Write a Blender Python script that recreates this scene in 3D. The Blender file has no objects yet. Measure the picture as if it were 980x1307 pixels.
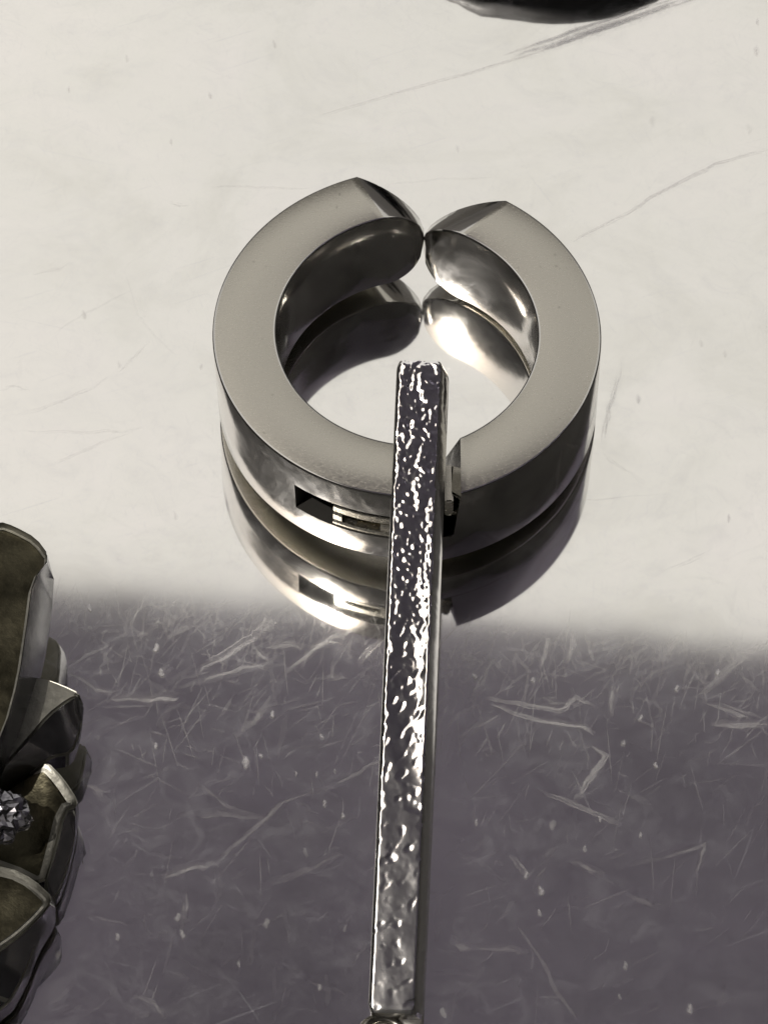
import bpy, bmesh, math, random
from mathutils import Vector, Matrix, noise

random.seed(7)
R_ = math.radians
SC = bpy.context.scene
SC.unit_settings.system = 'METRIC'
SC.unit_settings.scale_length = 0.001          # one unit is one millimetre

# ------------------------------------------------------------------ camera
ELEV = 1.0077                                   # the camera looks down at 57.7 degrees
DIST = 110.0
PXMM = 40.56                                    # photograph pixels per mm at the aim point
cam_d = bpy.data.cameras.new('camera')
cam = bpy.data.objects.new('camera', cam_d)
SC.collection.objects.link(cam)
cam.location = (0, -math.cos(ELEV) * DIST, math.sin(ELEV) * DIST)
cam.rotation_euler = (math.pi / 2 - ELEV, 0, 0)
cam_d.sensor_fit = 'VERTICAL'
cam_d.sensor_height = 1307 / PXMM
cam_d.lens = DIST
cam_d.clip_start = 1.0
cam_d.clip_end = 60000.0
cam_d.dof.use_dof = True
cam_d.dof.focus_distance = 107.0
cam_d.dof.aperture_fstop = 85.0
SC.camera = cam

# ------------------------------------------------------------------ sky, sun, exposure
SUN_EL, SUN_AZ = R_(63.5), R_(-150.0)           # azimuth counted from +X towards +Y
sd = Vector((math.cos(SUN_EL) * math.cos(SUN_AZ), math.cos(SUN_EL) * math.sin(SUN_AZ), math.sin(SUN_EL)))
world = bpy.data.worlds.new('World')
SC.world = world
world.use_nodes = True
wn = world.node_tree
wn.nodes.clear()
sky = wn.nodes.new('ShaderNodeTexSky')
sky.sky_type = 'NISHITA'
sky.sun_disc = False
sky.sun_elevation = SUN_EL
sky.sun_rotation = math.pi / 2 - SUN_AZ
sky.air_density = 1.0
sky.dust_density = 8.0
sky.ozone_density = 0.5
bg = wn.nodes.new('ShaderNodeBackground')
bg.inputs['Strength'].default_value = 0.15
wo = wn.nodes.new('ShaderNodeOutputWorld')
# a thin even veil of high cloud over the whole sky
wtc = wn.nodes.new('ShaderNodeTexCoord')
wnz = wn.nodes.new('ShaderNodeTexNoise')
wnz.inputs['Scale'].default_value = 2.2
wnz.inputs['Detail'].default_value = 4.0
wrp = wn.nodes.new('ShaderNodeValToRGB')
wrp.color_ramp.elements[0].position = 0.2
wrp.color_ramp.elements[0].color = (3.75, 3.53, 3.06, 1)
wrp.color_ramp.elements[1].position = 0.8
wrp.color_ramp.elements[1].color = (5.35, 5.0, 4.28, 1)
wmx = wn.nodes.new('ShaderNodeMix')
wmx.data_type = 'RGBA'
wmx.inputs[0].default_value = 0.72
wn.links.new(wtc.outputs['Generated'], wnz.inputs['Vector'])
wn.links.new(wnz.outputs[0], wrp.inputs[0])
wn.links.new(sky.outputs[0], wmx.inputs[6])
wn.links.new(wrp.outputs[0], wmx.inputs[7])
wn.links.new(wmx.outputs[2], bg.inputs['Color'])
wn.links.new(bg.outputs[0], wo.inputs['Surface'])

sun_d = bpy.data.lights.new('sun', 'SUN')
sun_d.energy = 3.4
sun_d.angle = R_(0.5)
sun_d.color = (1.0, 0.95, 0.87)
sun = bpy.data.objects.new('sun', sun_d)
SC.collection.objects.link(sun)
sun.rotation_euler = sd.to_track_quat('Z', 'Y').to_euler()
sun.location = sd * 3000

SC.view_settings.view_transform = 'Standard'
SC.view_settings.look = 'None'
SC.view_settings.gamma = 1.0
SC.view_settings.use_curve_mapping = False
SC.view_settings.exposure = 0.6
SC.cycles.caustics_reflective = True
SC.cycles.blur_glossy = 0.3
SC.cycles.max_bounces = 10
SC.cycles.glossy_bounces = 8
SC.cycles.transparent_max_bounces = 96
SC.cycles.sample_clamp_indirect = 30.0
SC.cycles.use_denoising = True

# ------------------------------------------------------------------ helpers
FW = Vector((0, math.cos(ELEV), -math.sin(ELEV)))
UP = Vector((0, math.sin(ELEV), math.cos(ELEV)))
CAM = Vector(cam.location)


def at(px, py, z=0.0):
    """the place at height z that shows at this pixel of the photograph"""
    d = FW + Vector((1, 0, 0)) * ((px - 490) / PXMM / DIST) - UP * ((py - 653.5) / PXMM / DIST)
    t = (z - CAM.z) / d.z
    return CAM + d * t


def link(name, bm, mats, parent=None, smooth=None):
    me = bpy.data.meshes.new(name)
    bm.to_mesh(me)
    bm.free()
    o = bpy.data.objects.new(name, me)
    SC.collection.objects.link(o)
    for m in (mats if isinstance(mats, (list, tuple)) else [mats]):
        me.materials.append(m)
    if smooth is not None:
        for p in me.polygons:
            p.use_smooth = True
        if smooth > 0:
            me.set_sharp_from_angle(angle=smooth)
    if parent is not None:
        o.parent = parent
    return o


def thing(name, label, cat, loc=(0, 0, 0), group=None):
    o = bpy.data.objects.new(name, None)
    o.empty_display_size = 1.0
    SC.collection.objects.link(o)
    o.location = loc
    o['label'] = label
    o['category'] = cat
    if group:
        o['group'] = group
    return o


def nt(name):
    m = bpy.data.materials.new(name)
    m.use_nodes = True
    t = m.node_tree
    t.nodes.clear()
    out = t.nodes.new('ShaderNodeOutputMaterial')
    return m, t, out


def N(t, kind, **kw):
    n = t.nodes.new(kind)
    for k, v in kw.items():
        if k in n.inputs:
            n.inputs[k].default_value = v
        else:
            setattr(n, k, v)
    return n


def coords(t, scale):
    tc = N(t, 'ShaderNodeTexCoord')
    mp = N(t, 'ShaderNodeMapping')
    mp.inputs['Scale'].default_value = scale
    t.links.new(tc.outputs['Object'], mp.inputs['Vector'])
    return mp.outputs[0]


def ramp(t, src, stops):
    r = N(t, 'ShaderNodeValToRGB')
    e = r.color_ramp.elements
    while len(e) < len(stops):
        e.new(0.5)
    for el, (p, v) in zip(e, stops):
        el.position = p
        el.color = (v, v, v, 1) if not isinstance(v, tuple) else (*v, 1)
    t.links.new(src, r.inputs[0])
    return r.outputs[0]


def metal(name, col, rough, rough_var=0.0, scale=(1, 1, 1), bump=0.0, bump_scale=(8, 8, 8), mott=0.0, spots=0.0):
    m, t, out = nt(name)
    b = N(t, 'ShaderNodeBsdfPrincipled')
    b.inputs['Metallic'].default_value = 1.0
    b.inputs['Base Color'].default_value = (*col, 1)
    b.inputs['Roughness'].default_value = rough
    if rough_var or mott:
        nz = N(t, 'ShaderNodeTexNoise', Scale=1.0, Detail=5.0, Roughness=0.6)
        t.links.new(coords(t, scale), nz.inputs['Vector'])
        if rough_var:
            t.links.new(ramp(t, nz.outputs[0], [(0.3, max(0.01, rough - rough_var)), (0.7, rough + rough_var)]), b.inputs['Roughness'])
        if mott:
            lo = tuple(c * (1 - mott) for c in col)
            hi = tuple(min(1, c * (1 + mott)) for c in col)
            src = ramp(t, nz.outputs[0], [(0.3, lo), (0.7, hi)])
            if spots:
                n2 = N(t, 'ShaderNodeTexNoise', Scale=1.0, Detail=1.0)
                t.links.new(coords(t, (3.6, 3.6, 3.6)), n2.inputs['Vector'])
                mx = N(t, 'ShaderNodeMix', data_type='RGBA', blend_type='MULTIPLY')
                mx.inputs[0].default_value = spots
                t.links.new(src, mx.inputs[6])
                t.links.new(ramp(t, n2.outputs[0], [(0.20, 0.25), (0.26, 1.0)]), mx.inputs[7])
                src = mx.outputs[2]
            t.links.new(src, b.inputs['Base Color'])
    if bump:
        nb = N(t, 'ShaderNodeTexNoise', Scale=1.0, Detail=4.0, Roughness=0.65)
        t.links.new(coords(t, bump_scale), nb.inputs['Vector'])
        bp = N(t, 'ShaderNodeBump', Strength=1.0, Distance=bump)
        t.links.new(nb.outputs[0], bp.inputs['Height'])
        t.links.new(bp.outputs[0], b.inputs['Normal'])
    t.links.new(b.outputs[0], out.inputs[0])
    return m


def diffuse(name, col, var=0.2, scale=0.02):
    m, t, out = nt(name)
    b = N(t, 'ShaderNodeBsdfPrincipled')
    b.inputs['Roughness'].default_value = 0.85
    nz = N(t, 'ShaderNodeTexNoise', Scale=1.0, Detail=5.0)
    t.links.new(coords(t, (scale,) * 3), nz.inputs['Vector'])
    t.links.new(ramp(t, nz.outputs[0], [(0.3, tuple(c * (1 - var) for c in col)), (0.7, tuple(c * (1 + var) for c in col))]), b.inputs['Base Color'])
    t.links.new(b.outputs[0], out.inputs[0])
    return m


# ------------------------------------------------------------------ materials
def sheet_material():
    """mirror polished stainless sheet: a clear lobe, and a wide lobe where it is rubbed and scratched"""
    m, t, out = nt('polished steel sheet')
    col = (0.85, 0.835, 0.80, 1)
    clear = N(t, 'ShaderNodeBsdfAnisotropic', Color=col, Roughness=0.055)
    rough = N(t, 'ShaderNodeBsdfAnisotropic', Color=(0.68, 0.68, 0.70, 1), Roughness=0.27)
    fl = N(t, 'ShaderNodeTexNoise', Scale=1.0, Detail=6.0, Roughness=0.62, Distortion=0.8)
    t.links.new(coords(t, (0.13, 0.17, 0.13)), fl.inputs['Vector'])
    t.links.new(ramp(t, fl.outputs[0], [(0.30, (0.765, 0.755, 0.715)), (0.48, (0.84, 0.83, 0.795)), (0.7, (0.87, 0.85, 0.825))]), clear.inputs['Color'])
    # slow waviness of rolled sheet
    wv = N(t, 'ShaderNodeTexNoise', Scale=1.0, Detail=2.0)
    t.links.new(coords(t, (0.16, 0.16, 0.16)), wv.inputs['Vector'])
    bp = N(t, 'ShaderNodeBump', Strength=1.0, Distance=0.004)
    t.links.new(wv.outputs[0], bp.inputs['Height'])
    t.links.new(bp.outputs[0], clear.inputs['Normal'])
    # rubbed patches: cloudy, streaky
    n1 = N(t, 'ShaderNodeTexNoise', Scale=1.0, Detail=6.0, Roughness=0.7, Distortion=1.2)
    t.links.new(coords(t, (0.62, 0.75, 0.62)), n1.inputs['Vector'])
    cloud = ramp(t, n1.outputs[0], [(0.36, 0.01), (0.52, 0.07), (0.70, 0.26)])
    # hairlines in several directions
    acc = cloud
    for ang, sx, thr, amt in ((22, 0.22, 0.66, 0.22), (-58, 0.3, 0.68, 0.22), (68, 0.35, 0.70, 0.25), (-14, 0.18, 0.69, 0.2),
                              (-30, 0.9, 0.62, 0.13), (55, 0.8, 0.63, 0.12), (-72, 1.0, 0.62, 0.13), (8, 0.8, 0.63, 0.10), (85, 1.1, 0.63, 0.12)):
        tc = N(t, 'ShaderNodeTexCoord')
        mp = N(t, 'ShaderNodeMapping')
        mp.vector_type = 'TEXTURE'
        mp.inputs['Rotation'].default_value = (0, 0, R_(ang))
        mp.inputs['Scale'].default_value = (1 / sx, 1 / (7.0 if sx < 0.5 else 15.0), 1)
        t.links.new(tc.outputs['Object'], mp.inputs['Vector'])
        nn = N(t, 'ShaderNodeTexNoise', Scale=1.0, Detail=3.0, Roughness=0.6, Distortion=0.35)
        t.links.new(mp.outputs[0], nn.inputs['Vector'])
        line = ramp(t, nn.outputs[0], [(thr, 0.0), (thr + 0.05, amt)])
        ad = N(t, 'ShaderNodeMath', operation='ADD', use_clamp=True)
        t.links.new(acc, ad.inputs[0])
        t.links.new(line, ad.inputs[1])
        acc = ad.outputs[0]
    gr = N(t, 'ShaderNodeTexNoise', Scale=1.0, Detail=2.0, Roughness=0.8)
    t.links.new(coords(t, (11, 11, 11)), gr.inputs['Vector'])
    mu = N(t, 'ShaderNodeMath', operation='MULTIPLY', use_clamp=True)
    t.links.new(acc, mu.inputs[0])
    t.links.new(ramp(t, gr.outputs[0], [(0.3, 0.55), (0.7, 1.0)]), mu.inputs[1])
    acc = mu.outputs[0]
    mix = N(t, 'ShaderNodeMixShader')
    t.links.new(acc, mix.inputs[0])
    t.links.new(clear.outputs[0], mix.inputs[1])
    t.links.new(rough.outputs[0], mix.inputs[2])
    t.links.new(mix.outputs[0], out.inputs[0])
    return m


def scratch_material():
    """torn steel inside a scratch, fading out at its borders (attribute 'amount')"""
    m, t, out = nt('scratched steel')
    rough = N(t, 'ShaderNodeBsdfAnisotropic', Color=(0.70, 0.69, 0.70, 1), Roughness=0.33)
    tr = N(t, 'ShaderNodeBsdfTransparent')
    at_ = N(t, 'ShaderNodeAttribute', attribute_name='amount')
    nz = N(t, 'ShaderNodeTexNoise', Scale=1.0, Detail=5.0, Roughness=0.7)
    t.links.new(coords(t, (5.5, 5.5, 5.5)), nz.inputs['Vector'])
    mu = N(t, 'ShaderNodeMath', operation='MULTIPLY')
    t.links.new(at_.outputs['Fac'], mu.inputs[0])
    t.links.new(ramp(t, nz.outputs[0], [(0.34, 0.38), (0.66, 1.0)]), mu.inputs[1])
    mix = N(t, 'ShaderNodeMixShader')
    t.links.new(mu.outputs[0], mix.inputs[0])
    t.links.new(tr.outputs[0], mix.inputs[1])
    t.links.new(rough.outputs[0], mix.inputs[2])
    t.links.new(mix.outputs[0], out.inputs[0])
    return m


M_sheet = sheet_material()
M_scratch = scratch_material()
M_brushed = metal('brushed steel', (0.435, 0.416, 0.368), 0.24, 0.05, (9, 16, 9), bump=0.0012, bump_scale=(7, 14, 7), mott=0.07, spots=0.4)
M_polish = metal('polished steel', (0.52, 0.51, 0.49), 0.12, 0.03, (2.2, 2.2, 2.2), bump=0.006, bump_scale=(1.1, 1.1, 1.1))
M_hole = metal('slot shade', (0.05, 0.048, 0.045), 0.5)  # near-black colour stands in for the shade inside the slot
M_under = metal('plain steel', (0.40, 0.39, 0.36), 0.22)
def bar_material():
    m, t, out = nt('hammered plated metal')
    b = N(t, 'ShaderNodeBsdfPrincipled')
    b.inputs['Metallic'].default_value = 1.0
    b.inputs['Base Color'].default_value = (0.80, 0.79, 0.785, 1)
    w = N(t, 'ShaderNodeAttribute', attribute_name='wear')
    t.links.new(ramp(t, w.outputs['Fac'], [(0.0, 0.085), (0.5, 0.11), (1.0, 0.13)]), b.inputs['Roughness'])
    t.links.new(b.outputs[0], out.inputs[0])
    return m


M_bar = bar_material()
M_chrome = metal('bright plated metal', (0.80, 0.785, 0.80), 0.09, 0.03, (4, 4, 4))
M_petal = metal('gunmetal', (0.14, 0.137, 0.122), 0.42, 0.08, (1.6, 1.6, 1.6), bump=0.02, bump_scale=(3, 3, 3), mott=0.15)
M_olive = metal('antique bronze', (0.034, 0.031, 0.021), 0.40, 0.1, (0.8, 0.8, 0.8), bump=0.03, bump_scale=(2, 2, 2), mott=0.5)
M_side = metal('dark gunmetal', (0.22, 0.215, 0.235), 0.2, 0.06, (1.2, 1.2, 1.2), bump=0.008, bump_scale=(1.5, 1.5, 1.5))
M_black = metal('blackened metal', (0.012, 0.012, 0.014), 0.5, 0.12, (1, 6, 4))
M_overhang = diffuse('overhang underside', (0.455, 0.435, 0.60), 0.16, 0.004)  # underside of the added overhang, toned for its reflection
M_blocker = diffuse('blocker dark', (0.15, 0.148, 0.15), 0.25, 0.004)  # dark surface of the added unseen blockers
M_ground = diffuse('paving', (0.24, 0.23, 0.22), 0.2, 0.003)


# ------------------------------------------------------------------ sheet, ground and added unseen surroundings
def slab(name, poly, z0, z1, mat, kind='structure'):
    bm = bmesh.new()
    lo = [bm.verts.new((x, y, z0)) for x, y in poly]
    hi = [bm.verts.new((x, y, z1)) for x, y in poly]
    bm.faces.new(hi)
    bm.faces.new(lo[::-1])
    n = len(poly)
    for i in range(n):
        bm.faces.new((lo[i], lo[(i + 1) % n], hi[(i + 1) % n], hi[i]))
    o = link(name, bm, mat)
    o['kind'] = kind
    return o


slab('ground', [(-20000, -20000), (20000, -20000), (20000, 20000), (-20000, 20000)], -760, -750, M_ground)
sheet = slab('steel_sheet', [(-260, -220), (260, -220), (260, 240), (-260, 240)], -1.0, 0.0, M_sheet)
RZ = 1706.0


def turned(x, y, a=R_(-5.5)):
    return (x * math.cos(a) - y * math.sin(a), x * math.sin(a) + y * math.cos(a))


slab('unseen_overhang', [turned(-430, 1000), turned(-430, -1300), turned(3600, -1300), turned(3600, 1000)][::-1], RZ, RZ + 60, M_overhang)  # unseen overhang, added so the sheet mirrors something dark overhead
slab('sky_blocker', [(-1000, -2600), (-900, -2600), (-900, 700), (-1000, 700)], -750, 1680, M_blocker)  # added unseen blocker on the left, so the hoop's walls reflect dark
slab('sky_blocker', [(-3000, 1800), (3000, 1800), (3000, 1900), (-3000, 1900)], -750, 1380, M_blocker)  # added unseen blocker ahead, hides low sky from the hoop's tips
slab('rear_blocker', [(-890, -900), (1100, -900), (1100, 900), (900, 900), (900, -800), (-890, -800)], -750, 1680, M_blocker)  # added unseen blocker behind and right, keeps sky out of the reflections


# ------------------------------------------------------------------ scratches on the sheet
def strip(bm, lay, pts, w, amt, z):
    """a narrow tapering band lying on the sheet along the points"""
    n = len(pts)
    prev = None
    for i, p in enumerate(pts):
        a = pts[max(0, i - 1)]
        b = pts[min(n - 1, i + 1)]
        d = Vector((b[0] - a[0], b[1] - a[1], 0))
        if d.length < 1e-6:
            d = Vector((1, 0, 0))
        d.normalize()
        s = Vector((-d.y, d.x, 0))
        f = i / (n - 1)
        ww = w * (0.35 + 0.65 * math.sin(math.pi * min(1, max(0, 0.08 + 0.84 * f)))) * random.uniform(0.75, 1.25)
        row = []
        end = 0.0 if i in (0, n - 1) else 1.0
        for k, am in ((-1, 0.0), (0, amt * end * random.uniform(0.7, 1.0)), (1, 0.0)):
            v = bm.verts.new((p[0] + s.x * ww * k, p[1] + s.y * ww * k, z))
            v[lay] = am
            row.append(v)
        if prev:
            for k in range(2):
                bm.faces.new((prev[k], row[k], row[k + 1], prev[k + 1]))
        prev = row


def scratches():
    bm = bmesh.new()
    lay = bm.verts.layers.float.new('amount')
    z = [0.004]
    GAIN = [0.85]

    def px(path, w, amt, sub=4, jit=0.02):
        pts = []
        for (a, b) in zip(path[:-1], path[1:]):
            for k in range(sub):
                f = k / sub
                pts.append((a[0] + (b[0] - a[0]) * f, a[1] + (b[1] - a[1]) * f))
        pts.append(path[-1])
        P = []
        for q in pts:
            g = at(*q)
            P.append((g.x + random.gauss(0, jit), g.y + random.gauss(0, jit)))
        z[0] += 0.00002
        if path[0][1] > 980 and len(path) > 1 and w < 10:
            amt *= 0.62
            w *= 0.8
        if path[0][1] < 720:
            amt *= 0.62
        if w >= 3.4 and sub >= 3:
            strip(bm, lay, P, w * 1.25 / PXMM, min(1, amt * GAIN[0]) * 0.24, z[0])
            for _ in range(4):
                z[0] += 0.00002
                ox, oy = random.gauss(0, w * 0.42 / PXMM), random.gauss(0, w * 0.42 / PXMM)
                i0 = random.randint(0, max(0, len(P) // 3))
                i1 = len(P) - random.randint(0, max(0, len(P) // 3))
                Q = [(q[0] + ox + random.gauss(0, 0.012), q[1] + oy + random.gauss(0, 0.012)) for q in P[i0:i1]]
                if len(Q) >= 3:
                    strip(bm, lay, Q, w * random.uniform(0.22, 0.4) / PXMM, min(1, amt * GAIN[0] * random.uniform(0.45, 1.05)), z[0])
        else:
            strip(bm, lay, P, w / PXMM, min(1, amt * GAIN[0]), z[0])

    # the long ones that can be followed in the photograph
    px([(396, 152), (480, 127), (600, 93), (690, 66), (780, 35), (860, 8), (920, -14)], 5, 0.55)
    px([(650, 74), (700, 58), (770, 34), (840, 10), (900, -10)], 15, 1.6, jit=0.01)
    px([(690, 66), (740, 47), (800, 26), (860, 4)], 10, 1.5, jit=0.01)
    px([(728, 310), (800, 272), (860, 236), (910, 211), (985, 190)], 6, 0.85)
    px([(796, 455), (784, 500), (774, 540), (768, 575)], 6, 0.5)
    px([(768, 578), (795, 600), (825, 622)], 4, 0.3)
    px([(270, 238), (330, 239), (400, 241)], 3, 0.35)
    px([(0, 530), (50, 525), (90, 508), (115, 497), (150, 475)], 5, 0.3)
    px([(150, 475), (175, 452), (195, 432)], 5, 0.3)
    px([(0, 498), (18, 492), (40, 499)], 5, 0.45)
    px([(10, 550), (90, 551), (150, 551), (185, 545)], 4, 0.32)
    px([(185, 545), (130, 565), (80, 588), (60, 596)], 4, 0.3)
    px([(70, 425), (110, 400), (170, 370)], 3, 0.25)
    px([(40, 350), (70, 345), (100, 332)], 5, 0.22)
    px([(215, 258), (228, 262), (242, 264)], 4, 0.5)
    px([(160, 345), (175, 400), (200, 430), (228, 456)], 3, 0.18)
    px([(490, 236), (560, 229), (640, 226)], 3, 0.2)
    px([(830, 735), (880, 715), (910, 700)], 4, 0.2)
    px([(700, 640), (760, 637), (850, 630)], 4, 0.15)
    # pale ones over the dark reflection
    px([(252, 858), (285, 838), (325, 813), (340, 800)], 6, 1.0)
    px([(328, 812), (337, 795), (355, 802)], 9, 0.8, jit=0.08)
    px([(326, 825), (345, 843)], 4, 0.6)
    px([(338, 825), (365, 822), (392, 826)], 6, 0.7)
    px([(392, 826), (420, 820), (440, 823)], 5, 0.6)
    px([(360, 862), (390, 838), (420, 815), (455, 802)], 6, 0.6)
    px([(455, 850), (470, 830), (495, 812)], 6, 0.7)
    px([(225, 878), (265, 868), (310, 854), (350, 845)], 5, 0.5)
    px([(140, 885), (190, 893), (230, 892)], 8, 0.45, jit=0.06)
    px([(55, 838), (85, 857), (115, 875), (150, 888)], 6, 0.4)
    px([(82, 856), (112, 836), (142, 822)], 7, 0.45)
    px([(160, 810), (175, 780), (190, 752)], 5, 0.35)
    px([(215, 812), (235, 802), (246, 796)], 6, 0.3)
    px([(262, 775), (280, 776), (292, 766)], 5, 0.35)
    px([(300, 940), (330, 915), (350, 888)], 6, 0.35)
    px([(120, 945), (130, 938)], 4, 0.35, sub=2)
    px([(430, 1000), (460, 985), (488, 968)], 4, 0.4)
    px([(205, 1120), (240, 1108), (275, 1100)], 8, 0.35, jit=0.05)
    px([(232, 1190), (236, 1160), (238, 1130)], 6, 0.3)
    px([(270, 1105), (320, 1062), (360, 1025), (440, 998)], 5, 0.28)
    px([(255, 1000), (285, 1030), (345, 1046)], 5, 0.22)
    px([(225, 1040), (280, 1038), (340, 1044)], 6, 0.22)
    px([(95, 1003), (120, 1006), (142, 1026)], 6, 0.25)
    px([(170, 1270), (195, 1280), (210, 1300)], 5, 0.2)
    px([(330, 1130), (390, 1110), (440, 1090)], 8, 0.15, jit=0.06)
    px([(615, 888), (660, 898), (715, 906), (735, 890), (760, 902)], 3.5, 0.8)
    px([(625, 898), (680, 918), (745, 928), (760, 936)], 4, 0.75)
    px([(755, 952), (773, 965), (760, 985), (745, 1005), (730, 1022)], 5, 0.7)
    px([(695, 1012), (740, 1030), (792, 1052)], 5, 0.6)
    px([(723, 848), (730, 825), (733, 806)], 5, 0.75)
    px([(690, 852), (697, 828), (700, 815)], 5, 0.6)
    px([(605, 892), (615, 868), (622, 848)], 5, 0.5)
    px([(745, 808), (752, 826), (757, 845)], 3, 0.5)
    px([(768, 812), (771, 832)], 3, 0.45, sub=2)
    px([(778, 915), (782, 890), (784, 875)], 5, 0.4)
    px([(845, 845), (860, 820), (870, 808)], 4, 0.35)
    px([(890, 888), (915, 868), (935, 848), (960, 828)], 6, 0.45)
    px([(900, 895), (960, 918)], 5, 0.4)
    px([(905, 920), (945, 925), (985, 925)], 6, 0.65)
    px([(930, 836), (960, 832), (985, 820)], 9, 0.4, jit=0.06)
    px([(728, 1098), (750, 1108), (772, 1117)], 6, 0.45)
    px([(800, 1105), (855, 1092), (900, 1076), (893, 1105), (884, 1118)], 5, 0.3)
    px([(650, 1090), (663, 1106), (672, 1116)], 5, 0.45)
    px([(660, 1180), (690, 1225), (710, 1265), (735, 1300)], 4, 0.22)
    px([(583, 1202), (602, 1214)], 8, 0.55, sub=2)
    px([(600, 1210), (650, 1210), (675, 1215)], 6, 0.2)
    px([(580, 948), (610, 925), (640, 915)], 6, 0.25)
    px([(585, 830), (600, 842), (622, 846)], 6, 0.4)
    px([(800, 1140), (840, 1160)], 7, 0.35, sub=2)
    GAIN[0] = 0.6
    # the fringe of fine scuffs along the edge of the reflected overhang
    for _ in range(420):
        x = random.uniform(60, 985)
        edge = 740 + 70 * x / 980 + 14
        y = edge + abs(random.gauss(0, 42)) + random.uniform(-6, 10)
        a = random.choice((R_(-65), R_(-62), R_(-25), R_(15), R_(-80), R_(70))) + random.gauss(0, 0.3)
        l = random.uniform(5, 26)
        c = random.gauss(0, 3)
        px([(x - l * math.cos(a), y - l * math.sin(a)), (x + c, y + c), (x + l * math.cos(a), y + l * math.sin(a))],
           random.uniform(1.0, 3.2), random.uniform(0.04, 0.30), sub=2, jit=0.03)
    # faint scuffs everywhere
    for _ in range(420):
        x, y = random.uniform(-40, 1020), random.uniform(-60, 1360)
        a = random.choice((R_(-28), R_(-60), R_(10), R_(40), R_(-85))) + random.gauss(0, 0.35)
        l = random.uniform(4, 34)
        low = y > 800
        px([(x - l * math.cos(a), y - l * math.sin(a)), (x + random.gauss(0, 2), y + random.gauss(0, 2)), (x + l * math.cos(a), y + l * math.sin(a))],
           random.uniform(1.5, 6), random.uniform(0.02, 0.10), sub=2, jit=0.03)
    # hairline scuffs, thickest just below the boundary of the two reflections
    for _ in range(900):
        x = random.uniform(60, 990)
        y = 760 + 60 * x / 980 + random.expovariate(1 / 150.0)
        if y > 1330:
            continue
        a = random.choice((R_(-60), R_(-35), R_(-24), R_(-70), R_(12), R_(80))) + random.gauss(0, 0.22)
        l = random.choice((random.uniform(4, 16), random.uniform(12, 45)))
        px([(x - l * math.cos(a), y - l * math.sin(a)), (x + random.gauss(0, .3), y + random.gauss(0, .3)), (x + l * math.cos(a), y + l * math.sin(a))],
           random.uniform(0.6, 1.3), random.uniform(0.10, 0.50), sub=2, jit=0.004)
    GAIN[0] = 1.3
    # small dents and pits
    for x, y, w, am in ((606, 864, 6, .9), (680, 868, 6, 1), (608, 1050, 5, .9), (437, 1042, 5, .9), (415, 1026, 6, .8), (150, 1196, 6, .7),
                        (228, 1170, 7, .8), (232, 1192, 7, .6), (765, 1045, 5, .9), (818, 1065, 5, .8), (746, 1083, 5, .6), (672, 1117, 6, .8),
                        (690, 1137, 8, .9), (689, 1164, 7, .7), (705, 1053, 9, .5), (880, 1288, 8, .9), (797, 1233, 6, .7), (565, 1292, 9, .7),
                        (790, 1272, 5, .5), (915, 858, 6, .8), (863, 880, 5, .6), (818, 917, 6, .9), (836, 977, 5, .9), (796, 948, 6, .5),
                        (115, 776, 6, .8), (222, 770, 4, .5), (200, 827, 7, .8), (207, 860, 7, .8), (199, 952, 5, .8), (313, 973, 9, .9),
                        (347, 912, 6, .8), (333, 965, 4, .7), (378, 988, 4, .7), (404, 988, 4, .6), (428, 984, 4, .6), (410, 940, 5, .5),
                        (340, 1178, 8, .5), (305, 1230, 5, .5), (408, 1260, 6, .5), (74, 1218, 7, .5), (440, 1185, 4, .5), (390, 1088, 7, .3),
                        (268, 122, 5, .8), (350, 56, 6, .6), (218, 181, 5, .6), (88, 114, 5, .5), (162, 75, 5, .4), (966, 28, 5, .6),
                        (965, 65, 8, .7), (108, 402, 7, .5), (256, 468, 4, .7), (223, 658, 7, .4), (152, 465, 6, .4), (814, 510, 7, .45),
                        (929, 662, 6, .6), (925, 452, 7, .35), (895, 438, 7, .3), (955, 165, 9, .3), (583, 190, 6, .35), (832, 155, 9, .3)):
        a = random.uniform(1.2, 1.9)
        px([(x - w * .7 * math.cos(a), y - w * .9 * math.sin(a)), (x, y), (x + w * .7 * math.cos(a), y + w * .9 * math.sin(a))], w * 0.62, am, sub=2, jit=0.02)
    o = link('scratches', bm, M_scratch, sheet)
    o['kind'] = 'stuff'


scratches()


# ------------------------------------------------------------------ the cuff earring
RO, RI, HH = 6.5, 4.515, 3.37
cuff = thing('cuff_earring', 'round brushed steel ear cuff lying on its side with its tips touching', 'earring', (0.75, 4.1, 0.0))


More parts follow.
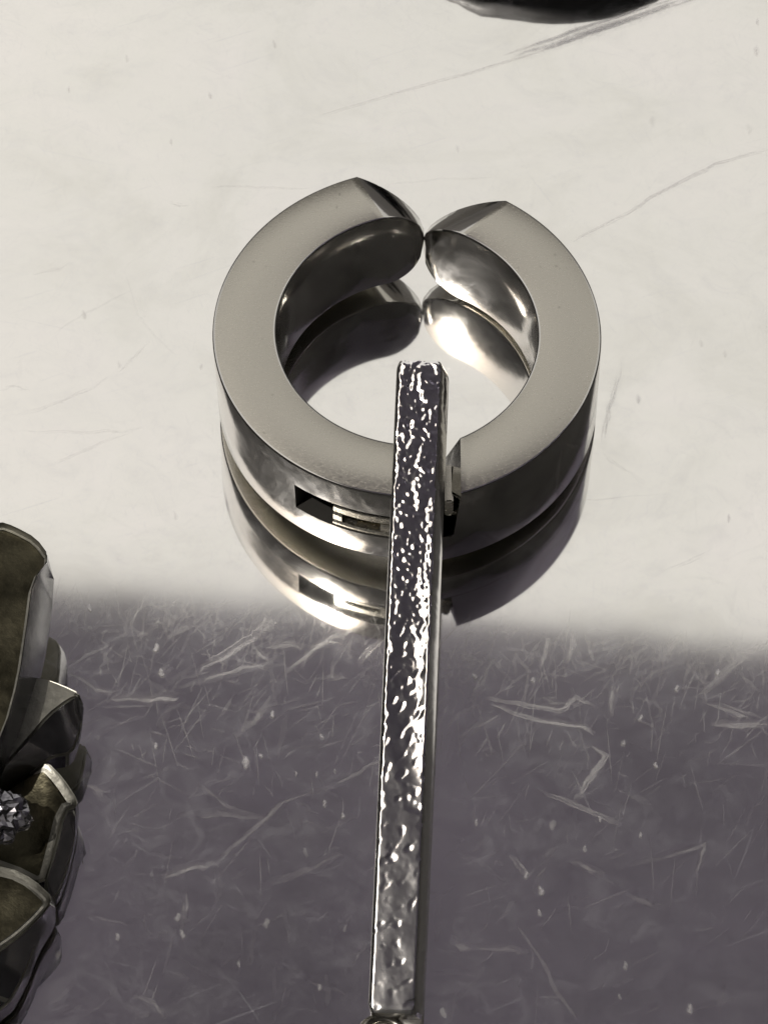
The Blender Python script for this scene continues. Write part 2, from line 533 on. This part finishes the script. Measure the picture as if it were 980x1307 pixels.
def hoop_half(a_tip, a_start, a_end_fn, tip, k_tip, loc, tx, ty, window, name, zx=(1.2, 2.2)):
    """sweep of a bevelled rectangle; pointed nose at the tip, cut square at the hinge.
    a_tip: angle of the nose, a_start: where it begins to narrow; a_end_fn(r): angle of the hinge cut"""
    bm = bmesh.new()
    b = 0.085
    sec = []
    # the section loop, from the top outer edge round: (r, z, material) with a bevel on each corner
    zs = sorted({b, HH - b} | (set(window['z']) if window else set(zx)))
    def arc(cr, cz, a0):
        return [(cr + b * math.cos(a0 + i * math.pi / 6), cz + b * math.sin(a0 + i * math.pi / 6)) for i in range(4)]
    sec += [(RO, z) for z in zs[:-1]]
    sec += arc(RO - b, HH - b, 0)
    sec += arc(RI + b, HH - b, math.pi / 2)[:-1]
    sec += [(RI, z) for z in zs[::-1][:-1]]
    sec += arc(RI + b, b, math.pi)
    sec += arc(RO - b, b, 1.5 * math.pi)[:-1]
    # drop doubled points
    clean = []
    for p in sec:
        if not clean or (abs(p[0] - clean[-1][0]) + abs(p[1] - clean[-1][1])) > 1e-6:
            clean.append(p)
    sec = clean
    ns = len(sec)
    sgn = 1 if a_start > a_tip else -1
    # parameter list: nose steps, then the body
    rows = []
    NN = 12
    for i in range(NN):
        f = i / NN                                # 0 nose, 1 full section
        rows.append(('nose', f))
    body = 70
    wins = window['a'] if window else ()
    fr = [i / body for i in range(body + 1)]
    a_end_mid = a_end_fn(5.5, 1.7)
    for w in wins:
        fr.append((w - a_start) / (a_end_mid - a_start))
    for f in sorted(fr):
        rows.append(('body', f))
    grid = []
    for kind, f in rows:
        row = []
        for r, z in sec:
            if kind == 'nose':
                rnd = (1 - (1 - f) ** 2.0) ** 0.5          # rounded
                lin = f ** 0.95                            # straight chamfer
                o_ = min(1, max(0, (r - RI) / (RO - RI)))  # 0 on the inner wall, 1 on the outer
                pr = rnd * (1 - o_) + (0.25 * rnd + 0.75 * lin) * o_
                k = k_tip + (1 - k_tip) * pr
                kr = 0.12 + 0.88 * (rnd * (1 - o_) + (0.3 * rnd + 0.7 * lin) * o_)
                rr = tip + (r - tip) * kr
                zz = HH / 2 + (z - HH / 2) * k
                a = a_tip + (a_start - a_tip) * f
            else:
                rr, zz = r, z
                a0 = a_start
                a = a0 + (a_end_fn(r, z) - a0) * f
            # the line where the nose begins is not quite radial
            a += window_skew * (r - 5.5) * (1 if kind == 'nose' and f > 0 else (1 - f) if kind == 'body' else 0) * (f if kind == 'nose' else (1 - f) ** 3)
            row.append(bm.verts.new((rr * math.cos(R_(a)), rr * math.sin(R_(a)), zz)))
        grid.append(row)
    nb = len(rows)
    fvals = rows
    skip = set()
    for i in range(nb - 1):
        for j in range(ns):
            j2 = (j + 1) % ns
            z0, z1 = sec[j][1], sec[j2][1]
            mid_r = (sec[j][0] + sec[j2][0]) / 2
            if window and rows[i][0] == 'body':
                a = a_start + (a_end_mid - a_start) * (rows[i][1] + rows[i + 1][1]) / 2
                zm = (z0 + z1) / 2
                if mid_r > RO - 1e-4 and window['z'][0] < zm < window['z'][1] and min(wins) < a < max(wins):
                    skip.add((i, j))
                    continue
            q = (grid[i][j], grid[i][j2], grid[i + 1][j2], grid[i + 1][j])
            f = bm.faces.new(q)
            top = z0 > HH - 1e-4 and z1 > HH - 1e-4
            bot = z0 < 1e-4 and z1 < 1e-4
            f.material_index = (0 if top else 3) if (top or bot) and rows[i][0] == 'body' else 1
    # close both ends
    for row, mi in ((grid[0], 1), (grid[-1], 1)):
        f = bm.faces.new(row)
        f.material_index = mi
    # the window: walls running inwards and a floor, shade put into their near-black colour
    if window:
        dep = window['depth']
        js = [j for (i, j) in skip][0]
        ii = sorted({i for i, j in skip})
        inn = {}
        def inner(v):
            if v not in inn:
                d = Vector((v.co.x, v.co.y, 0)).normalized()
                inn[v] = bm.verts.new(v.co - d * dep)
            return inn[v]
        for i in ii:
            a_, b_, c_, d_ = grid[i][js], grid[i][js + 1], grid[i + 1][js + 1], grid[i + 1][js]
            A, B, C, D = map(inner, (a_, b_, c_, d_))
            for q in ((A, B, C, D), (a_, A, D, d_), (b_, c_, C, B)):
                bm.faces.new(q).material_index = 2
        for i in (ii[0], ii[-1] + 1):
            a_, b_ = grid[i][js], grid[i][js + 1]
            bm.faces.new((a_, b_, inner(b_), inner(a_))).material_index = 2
    bmesh.ops.recalc_face_normals(bm, faces=bm.faces[:])
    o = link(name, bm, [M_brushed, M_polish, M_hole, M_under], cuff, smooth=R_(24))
    o.rotation_mode = 'XYZ'
    o.rotation_euler = (tx, ty, 0)
    o.location = Vector(loc) - Vector(cuff.location)
    return o


window_skew = 1.9
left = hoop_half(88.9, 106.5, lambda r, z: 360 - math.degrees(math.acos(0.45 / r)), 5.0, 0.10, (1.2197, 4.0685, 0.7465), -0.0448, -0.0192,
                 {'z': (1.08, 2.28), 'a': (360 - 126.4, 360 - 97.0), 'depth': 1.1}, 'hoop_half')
window_skew = -2.6
right = hoop_half(79.0, 58.5, lambda r, z: -math.degrees(math.acos((2.05 - 0.10 * (HH - z) if z > 1.25 else 0.9) / r)), 5.15, 0.10, (0.3044, 4.1506, 0.30), -0.045, -0.0066,
                  None, 'hoop_half', (1.2, 1.3))
left['label'] = 'longer half of the hoop with a slot in its side'
right['label'] = 'shorter half of the hoop without a slot'


def curved_bar(bm, a0, a1, z0, z1, r0, r1, n=14, bev=0.05):
    """a flat strip bent round the hoop's axis"""
    sec = [(r1, z0 + bev), (r1, z1 - bev), (r1 - bev, z1), (r0, z1), (r0, z0), (r1 - bev, z0)]
    rows = []
    for i in range(n + 1):
        a = R_(a0 + (a1 - a0) * i / n)
        rows.append([bm.verts.new((r * math.cos(a), r * math.sin(a), z)) for r, z in sec])
    for i in range(n):
        for j in range(len(sec)):
            k = (j + 1) % len(sec)
            bm.faces.new((rows[i][j], rows[i][k], rows[i + 1][k], rows[i + 1][j]))
    bm.faces.new(rows[0])
    bm.faces.new(rows[-1][::-1])


bm = bmesh.new()                                  # the spring plate that shows in the slot, with a slot of its own
curved_bar(bm, -115.2, -97.4, 1.66, 2.00, 5.6, RO - 0.10)
curved_bar(bm, -115.2, -97.4, 1.12, 1.30, 5.6, RO - 0.02)
curved_bar(bm, -115.2, -112.6, 1.31, 1.65, 5.6, RO - 0.05, 4)
curved_bar(bm, -101.6, -97.4, 1.31, 1.65, 5.6, RO - 0.05, 4)
curved_bar(bm, -112.5, -101.7, 1.31, 1.65, 5.5, 5.9, 8)
bmesh.ops.recalc_face_normals(bm, faces=bm.faces[:])
link('spring_plate', bm, M_brushed, left)


def box(bm, c, s, rot=None, bev=0.05):
    g = bmesh.ops.create_cube(bm, size=1)
    for v in g['verts']:
        p = Vector((v.co.x * s[0], v.co.y * s[1], v.co.z * s[2]))
        if rot:
            p = rot @ p
        v.co = p + Vector(c)
    if bev:
        es = list({e for v in g['verts'] for e in v.link_edges})
        bmesh.ops.bevel(bm, geom=es, offset=bev, segments=2, affect='EDGES')


bm = bmesh.new()                                  # knuckle between the two halves
k0, k1 = at(572.5, 593, 3.4), at(572.5, 640, 3.4)
box(bm, (k0.x, (k0.y + k1.y) / 2, 2.97), (0.26, k0.y - k1.y, 0.86), bev=0.05)
o = link('hinge_knuckle', bm, M_brushed, cuff, smooth=R_(30))
o.location = -Vector(cuff.location)

# ------------------------------------------------------------------ the bar pendant
A = at(536.5, 468, 6.25)
B = at(501.5, 1297, 0.92)
pend = thing('bar_pendant', 'long narrow hammered chrome bar pendant leaning over the front of the hoop', 'pendant', (A + B) / 2)


def hammered_bar():
    bm = bmesh.new()
    ax = (B - A)
    L = ax.length
    ax.normalize()
    up = Vector((0, 0, 1))
    up = (up - ax * up.dot(ax)).normalized()
    side = ax.cross(up) * -1                       # towards +X
    if side.x < 0:
        side = -side
    W, T = 0.69, 0.58
    lay = bm.verts.layers.float.new('wear')
    NL, NW = 620, 30
    rc = 0.10
    prof = []
    for i in range(NW + 1):                        # the face, left to right
        u = -1 + 2 * i / NW
        prof.append(('f', u))
    rows = []
    for i in range(NL + 1):
        s = i / NL
        d = s * L
        edge = min(d, L - d)
        ew = W * (1 - 0.12 * max(0, 1 - edge / 0.35) ** 2)
        roll = R_(-1.5)
        row = []
        for kind, u in prof:
            x = u * ew
            q = max(0, abs(u) - (1 - rc / W)) * W / rc
            z = T - rc * (1 - math.sqrt(max(0, 1 - min(1, q) ** 2)))
            flat = 1 - min(1, q) ** 4
            # hammered relief, coarser and shallower towards the lower end
            ca = 1 - 0.90 * min(1, max(0, (s - 0.30) / 0.22))
            p = Vector((x, d * 0.8, 3.1))
            q1 = p + noise.noise_vector(p * 3.4) * 0.09
            f1 = noise.voronoi(q1 * 7.4)[0][0] / 7.4
            h = -f1 * f1 * 1.75 * ca + noise.noise(p * 6.5) * 0.011 * ca
            h += noise.noise(Vector((x * 2.2, d * 1.2, 4.0))) * (0.011 + 0.010 * ca)
            pit = noise.noise(Vector((x * 5.0 + d * 1.6, d * 3.4, 7.7)))
            dens = 0.10 + 0.30 * min(1, max(0, (s - 0.60) / 0.36))
            h -= 0.042 * max(0, pit - dens * 0.6) * (1 - ca)
            z -= 0.19 * W * max(0, -u - 0.84)          # a narrow ground chamfer along the left edge
            z += h * (0.12 + 0.88 * flat)
            z += 0.11 * max(0, u) ** 2 * math.exp(-((s - 0.48) / 0.16) ** 2) * flat
            z -= 0.35 * rc * max(0, 1 - edge / 0.22) ** 2
            row.append((x, z))
        b0 = 0.10
        wob = 0.002 * noise.noise(Vector((d * 1.7, 0, 5)))
        row += [(ew + 0.17 + wob, -T + b0), (ew + 0.08, -T), (-ew + b0, -T), (-ew + wob, -T + b0)]
        vs = []
        for x, z in row:
            X = x * math.cos(roll) + z * math.sin(roll)
            Z = -x * math.sin(roll) + z * math.cos(roll)
            co = A + ax * d + side * X + up * Z - pend.location
            vs.append(bm.verts.new(co))
            vs[-1][lay] = min(1, max(0, (s - 0.55) / 0.25))
        rows.append(vs)
    n = len(rows[0])
    for i in range(NL):
        for j in range(n):
            k = (j + 1) % n
            bm.faces.new((rows[i][j], rows[i][k], rows[i + 1][k], rows[i + 1][j]))
    bm.faces.new(rows[0])
    bm.faces.new(rows[-1][::-1])
    bmesh.ops.recalc_face_normals(bm, faces=bm.faces[:])
    link('bar', bm, M_bar, pend, smooth=R_(50))


hammered_bar()


def torus(bm, c, n, R, r, seg=40, sub=10):
    n = Vector(n).normalized()
    a = n.orthogonal().normalized()
    b = n.cross(a)
    rows = []
    for i in range(seg):
        t = 2 * math.pi * i / seg
        d = a * math.cos(t) + b * math.sin(t)
        rows.append([bm.verts.new(Vector(c) + d * (R + r * math.cos(2 * math.pi * j / sub)) + n * r * math.sin(2 * math.pi * j / sub)) for j in range(sub)])
    for i in range(seg):
        for j in range(sub):
            bm.faces.new((rows[i][j], rows[(i + 1) % seg][j], rows[(i + 1) % seg][(j + 1) % sub], rows[i][(j + 1) % sub]))
    bmesh.ops.recalc_face_normals(bm, faces=bm.faces[:])


bm = bmesh.new()                                   # wire ring at the lower end, mostly out of the frame
torus(bm, at(490, 1326, 0.5) - pend.location, (0.25, 0.15, 1), 0.66, 0.15)
link('wire_ring', bm, M_brushed, pend, smooth=R_(60))
bm = bmesh.new()                                   # bail behind the bar, round the hinge
torus(bm, at(533, 640, 3.6) - pend.location, (1, 0.1, 0), 0.8, 0.17)
link('bail', bm, M_chrome, pend, smooth=R_(60))

# ------------------------------------------------------------------ the dark charm at the left edge
charm = thing('petal_charm', 'dark gunmetal charm of overlapping folded petals cut off by the left edge', 'charm', at(-60, 1000, 0.0))


def petal(top, zt, outer, zb, rim, sink, inlay=True, label=None, mat=None):
    """a thick folded plate: flat top outline, sloping dark side down to the outer outline, then to the underside"""
    bm = bmesh.new()
    off = Vector(charm.location)
    def round_off(pts):                            # soften the corners of an outline
        out = []
        for i, p in enumerate(pts):
            q = pts[(i + 1) % len(pts)]
            out += [(p[0] * .78 + q[0] * .22, p[1] * .78 + q[1] * .22), (p[0] * .22 + q[0] * .78, p[1] * .22 + q[1] * .78)]
        return out
    top, outer = round_off(top), round_off(outer)
    T = [at(x, y, zt if not isinstance(zt, (list, tuple)) else zt[i]) - off for i, (x, y) in enumerate(top)]
    O = [at(x, y, zb) - off for x, y in outer]
    n = len(T)
    tv = [bm.verts.new(p) for p in T]
    ov = [bm.verts.new(p) for p in O]
    cen = sum(O, Vector()) / n
    lo = [bm.verts.new(cen + (p - cen) * 0.93 + Vector((0, 0, max(0.02, zb - 0.9) - zb))) for p in O]
    f = bm.faces.new(tv)
    for i in range(n):
        k = (i + 1) % n
        bm.faces.new((ov[i], ov[k], tv[k], tv[i])).material_index = 2
        bm.faces.new((lo[i], lo[k], ov[k], ov[i])).material_index = 2
    bm.faces.new(lo[::-1])
    bmesh.ops.recalc_face_normals(bm, faces=bm.faces[:])
    r = bmesh.ops.inset_region(bm, faces=[f], thickness=rim, depth=-0.02)
    f.material_index = 0
    pl_verts = [v.co.copy() for v in f.verts]
    bmesh.ops.translate(bm, verts=list(f.verts), vec=(0, 0, -sink))
    if inlay:
        f.material_index = 1
    bmesh.ops.bevel(bm, geom=[e for e in bm.edges if e.calc_face_angle(0) > 0.5], offset=0.07, segments=2, affect='EDGES')
    o = link('petal', bm, mat or [M_petal, M_olive, M_side], charm, smooth=R_(35))
    if label:
        o['label'] = label
    return o


petal([(-150, 720), (-60, 676), (0, 664), (18, 670), (46, 685), (65, 711), (42, 738), (34, 800), (24, 865), (8, 925), (-30, 1000), (-150, 1010)], 4.2,
      [(-150, 760), (-60, 716), (0, 700), (24, 702), (50, 716), (70, 728), (67, 778), (57, 835), (46, 875), (20, 955), (-20, 1030), (-150, 1050)], 2.5,
      0.05, 0.35)
petal([(20, 868), (50, 862), (80, 873), (106, 886), (88, 892), (62, 912), (40, 938), (14, 968), (-30, 1010), (-90, 1010), (-70, 930)], 2.6,
      [(20, 890), (52, 886), (80, 893), (109, 893), (104, 930), (93, 962), (66, 966), (52, 980), (8, 1008), (-25, 1040), (-90, 1035), (-70, 950)], 1.7,
      0.05, 0.0, inlay=False, label='pale folded petal tip')
petal([(40, 975), (60, 970), (80, 990), (101, 1022), (96, 1030), (84, 1032), (72, 1082), (57, 1132), (10, 1110), (-60, 1090), (-60, 1000)], 1.7,
      [(40, 995), (62, 990), (82, 1008), (102, 1030), (98, 1062), (88, 1105), (73, 1146), (56, 1150), (10, 1130), (-60, 1110), (-60, 1020)], 0.9,
      0.22, 0.12)
petal([(-80, 1090), (14, 1106), (42, 1120), (70, 1147), (52, 1170), (25, 1195), (0, 1212), (-80, 1265)], 2.0,
      [(-80, 1110), (14, 1124), (44, 1138), (73, 1152), (69, 1168), (48, 1200), (32, 1245), (8, 1288), (-80, 1340)], 1.1,
      0.20, 0.15)

bm = bmesh.new()                                   # faceted stone set among the petals
c = at(-6, 1044, 3.0) - charm.location
g = bmesh.ops.create_icosphere(bm, subdivisions=4, radius=1.0)
for v in g['verts']:
    d = v.co.normalized()
    k = 1.0 + 0.30 * noise.noise(d * 2.6) + 0.14 * noise.noise(d * 7) + 0.05 * noise.noise(d * 19)
    v.co = Vector((d.x * 0.95 * k, d.y * 0.85 * k, d.z * 0.5 * k)) + c
link('stone', bm, M_side, charm)

# ------------------------------------------------------------------ the black thing at the top edge
top_c = at(706, -122, 0)
bead = thing('black_bead', 'black rounded bead cut off by the top edge', 'bead', top_c)
bm = bmesh.new()
g = bmesh.ops.create_uvsphere(bm, u_segments=48, v_segments=24, radius=1)
for v in g['verts']:
    q = v.co.copy()
    k = 1 + 0.05 * noise.noise(Vector((q.x * 2, q.y * 9, q.z * 9)))
    v.co = Vector((q.x * 5.3 * k, q.y * 3.4 * k, 2.0 + q.z * 2.0))
link('dome', bm, M_black, bead, smooth=0)
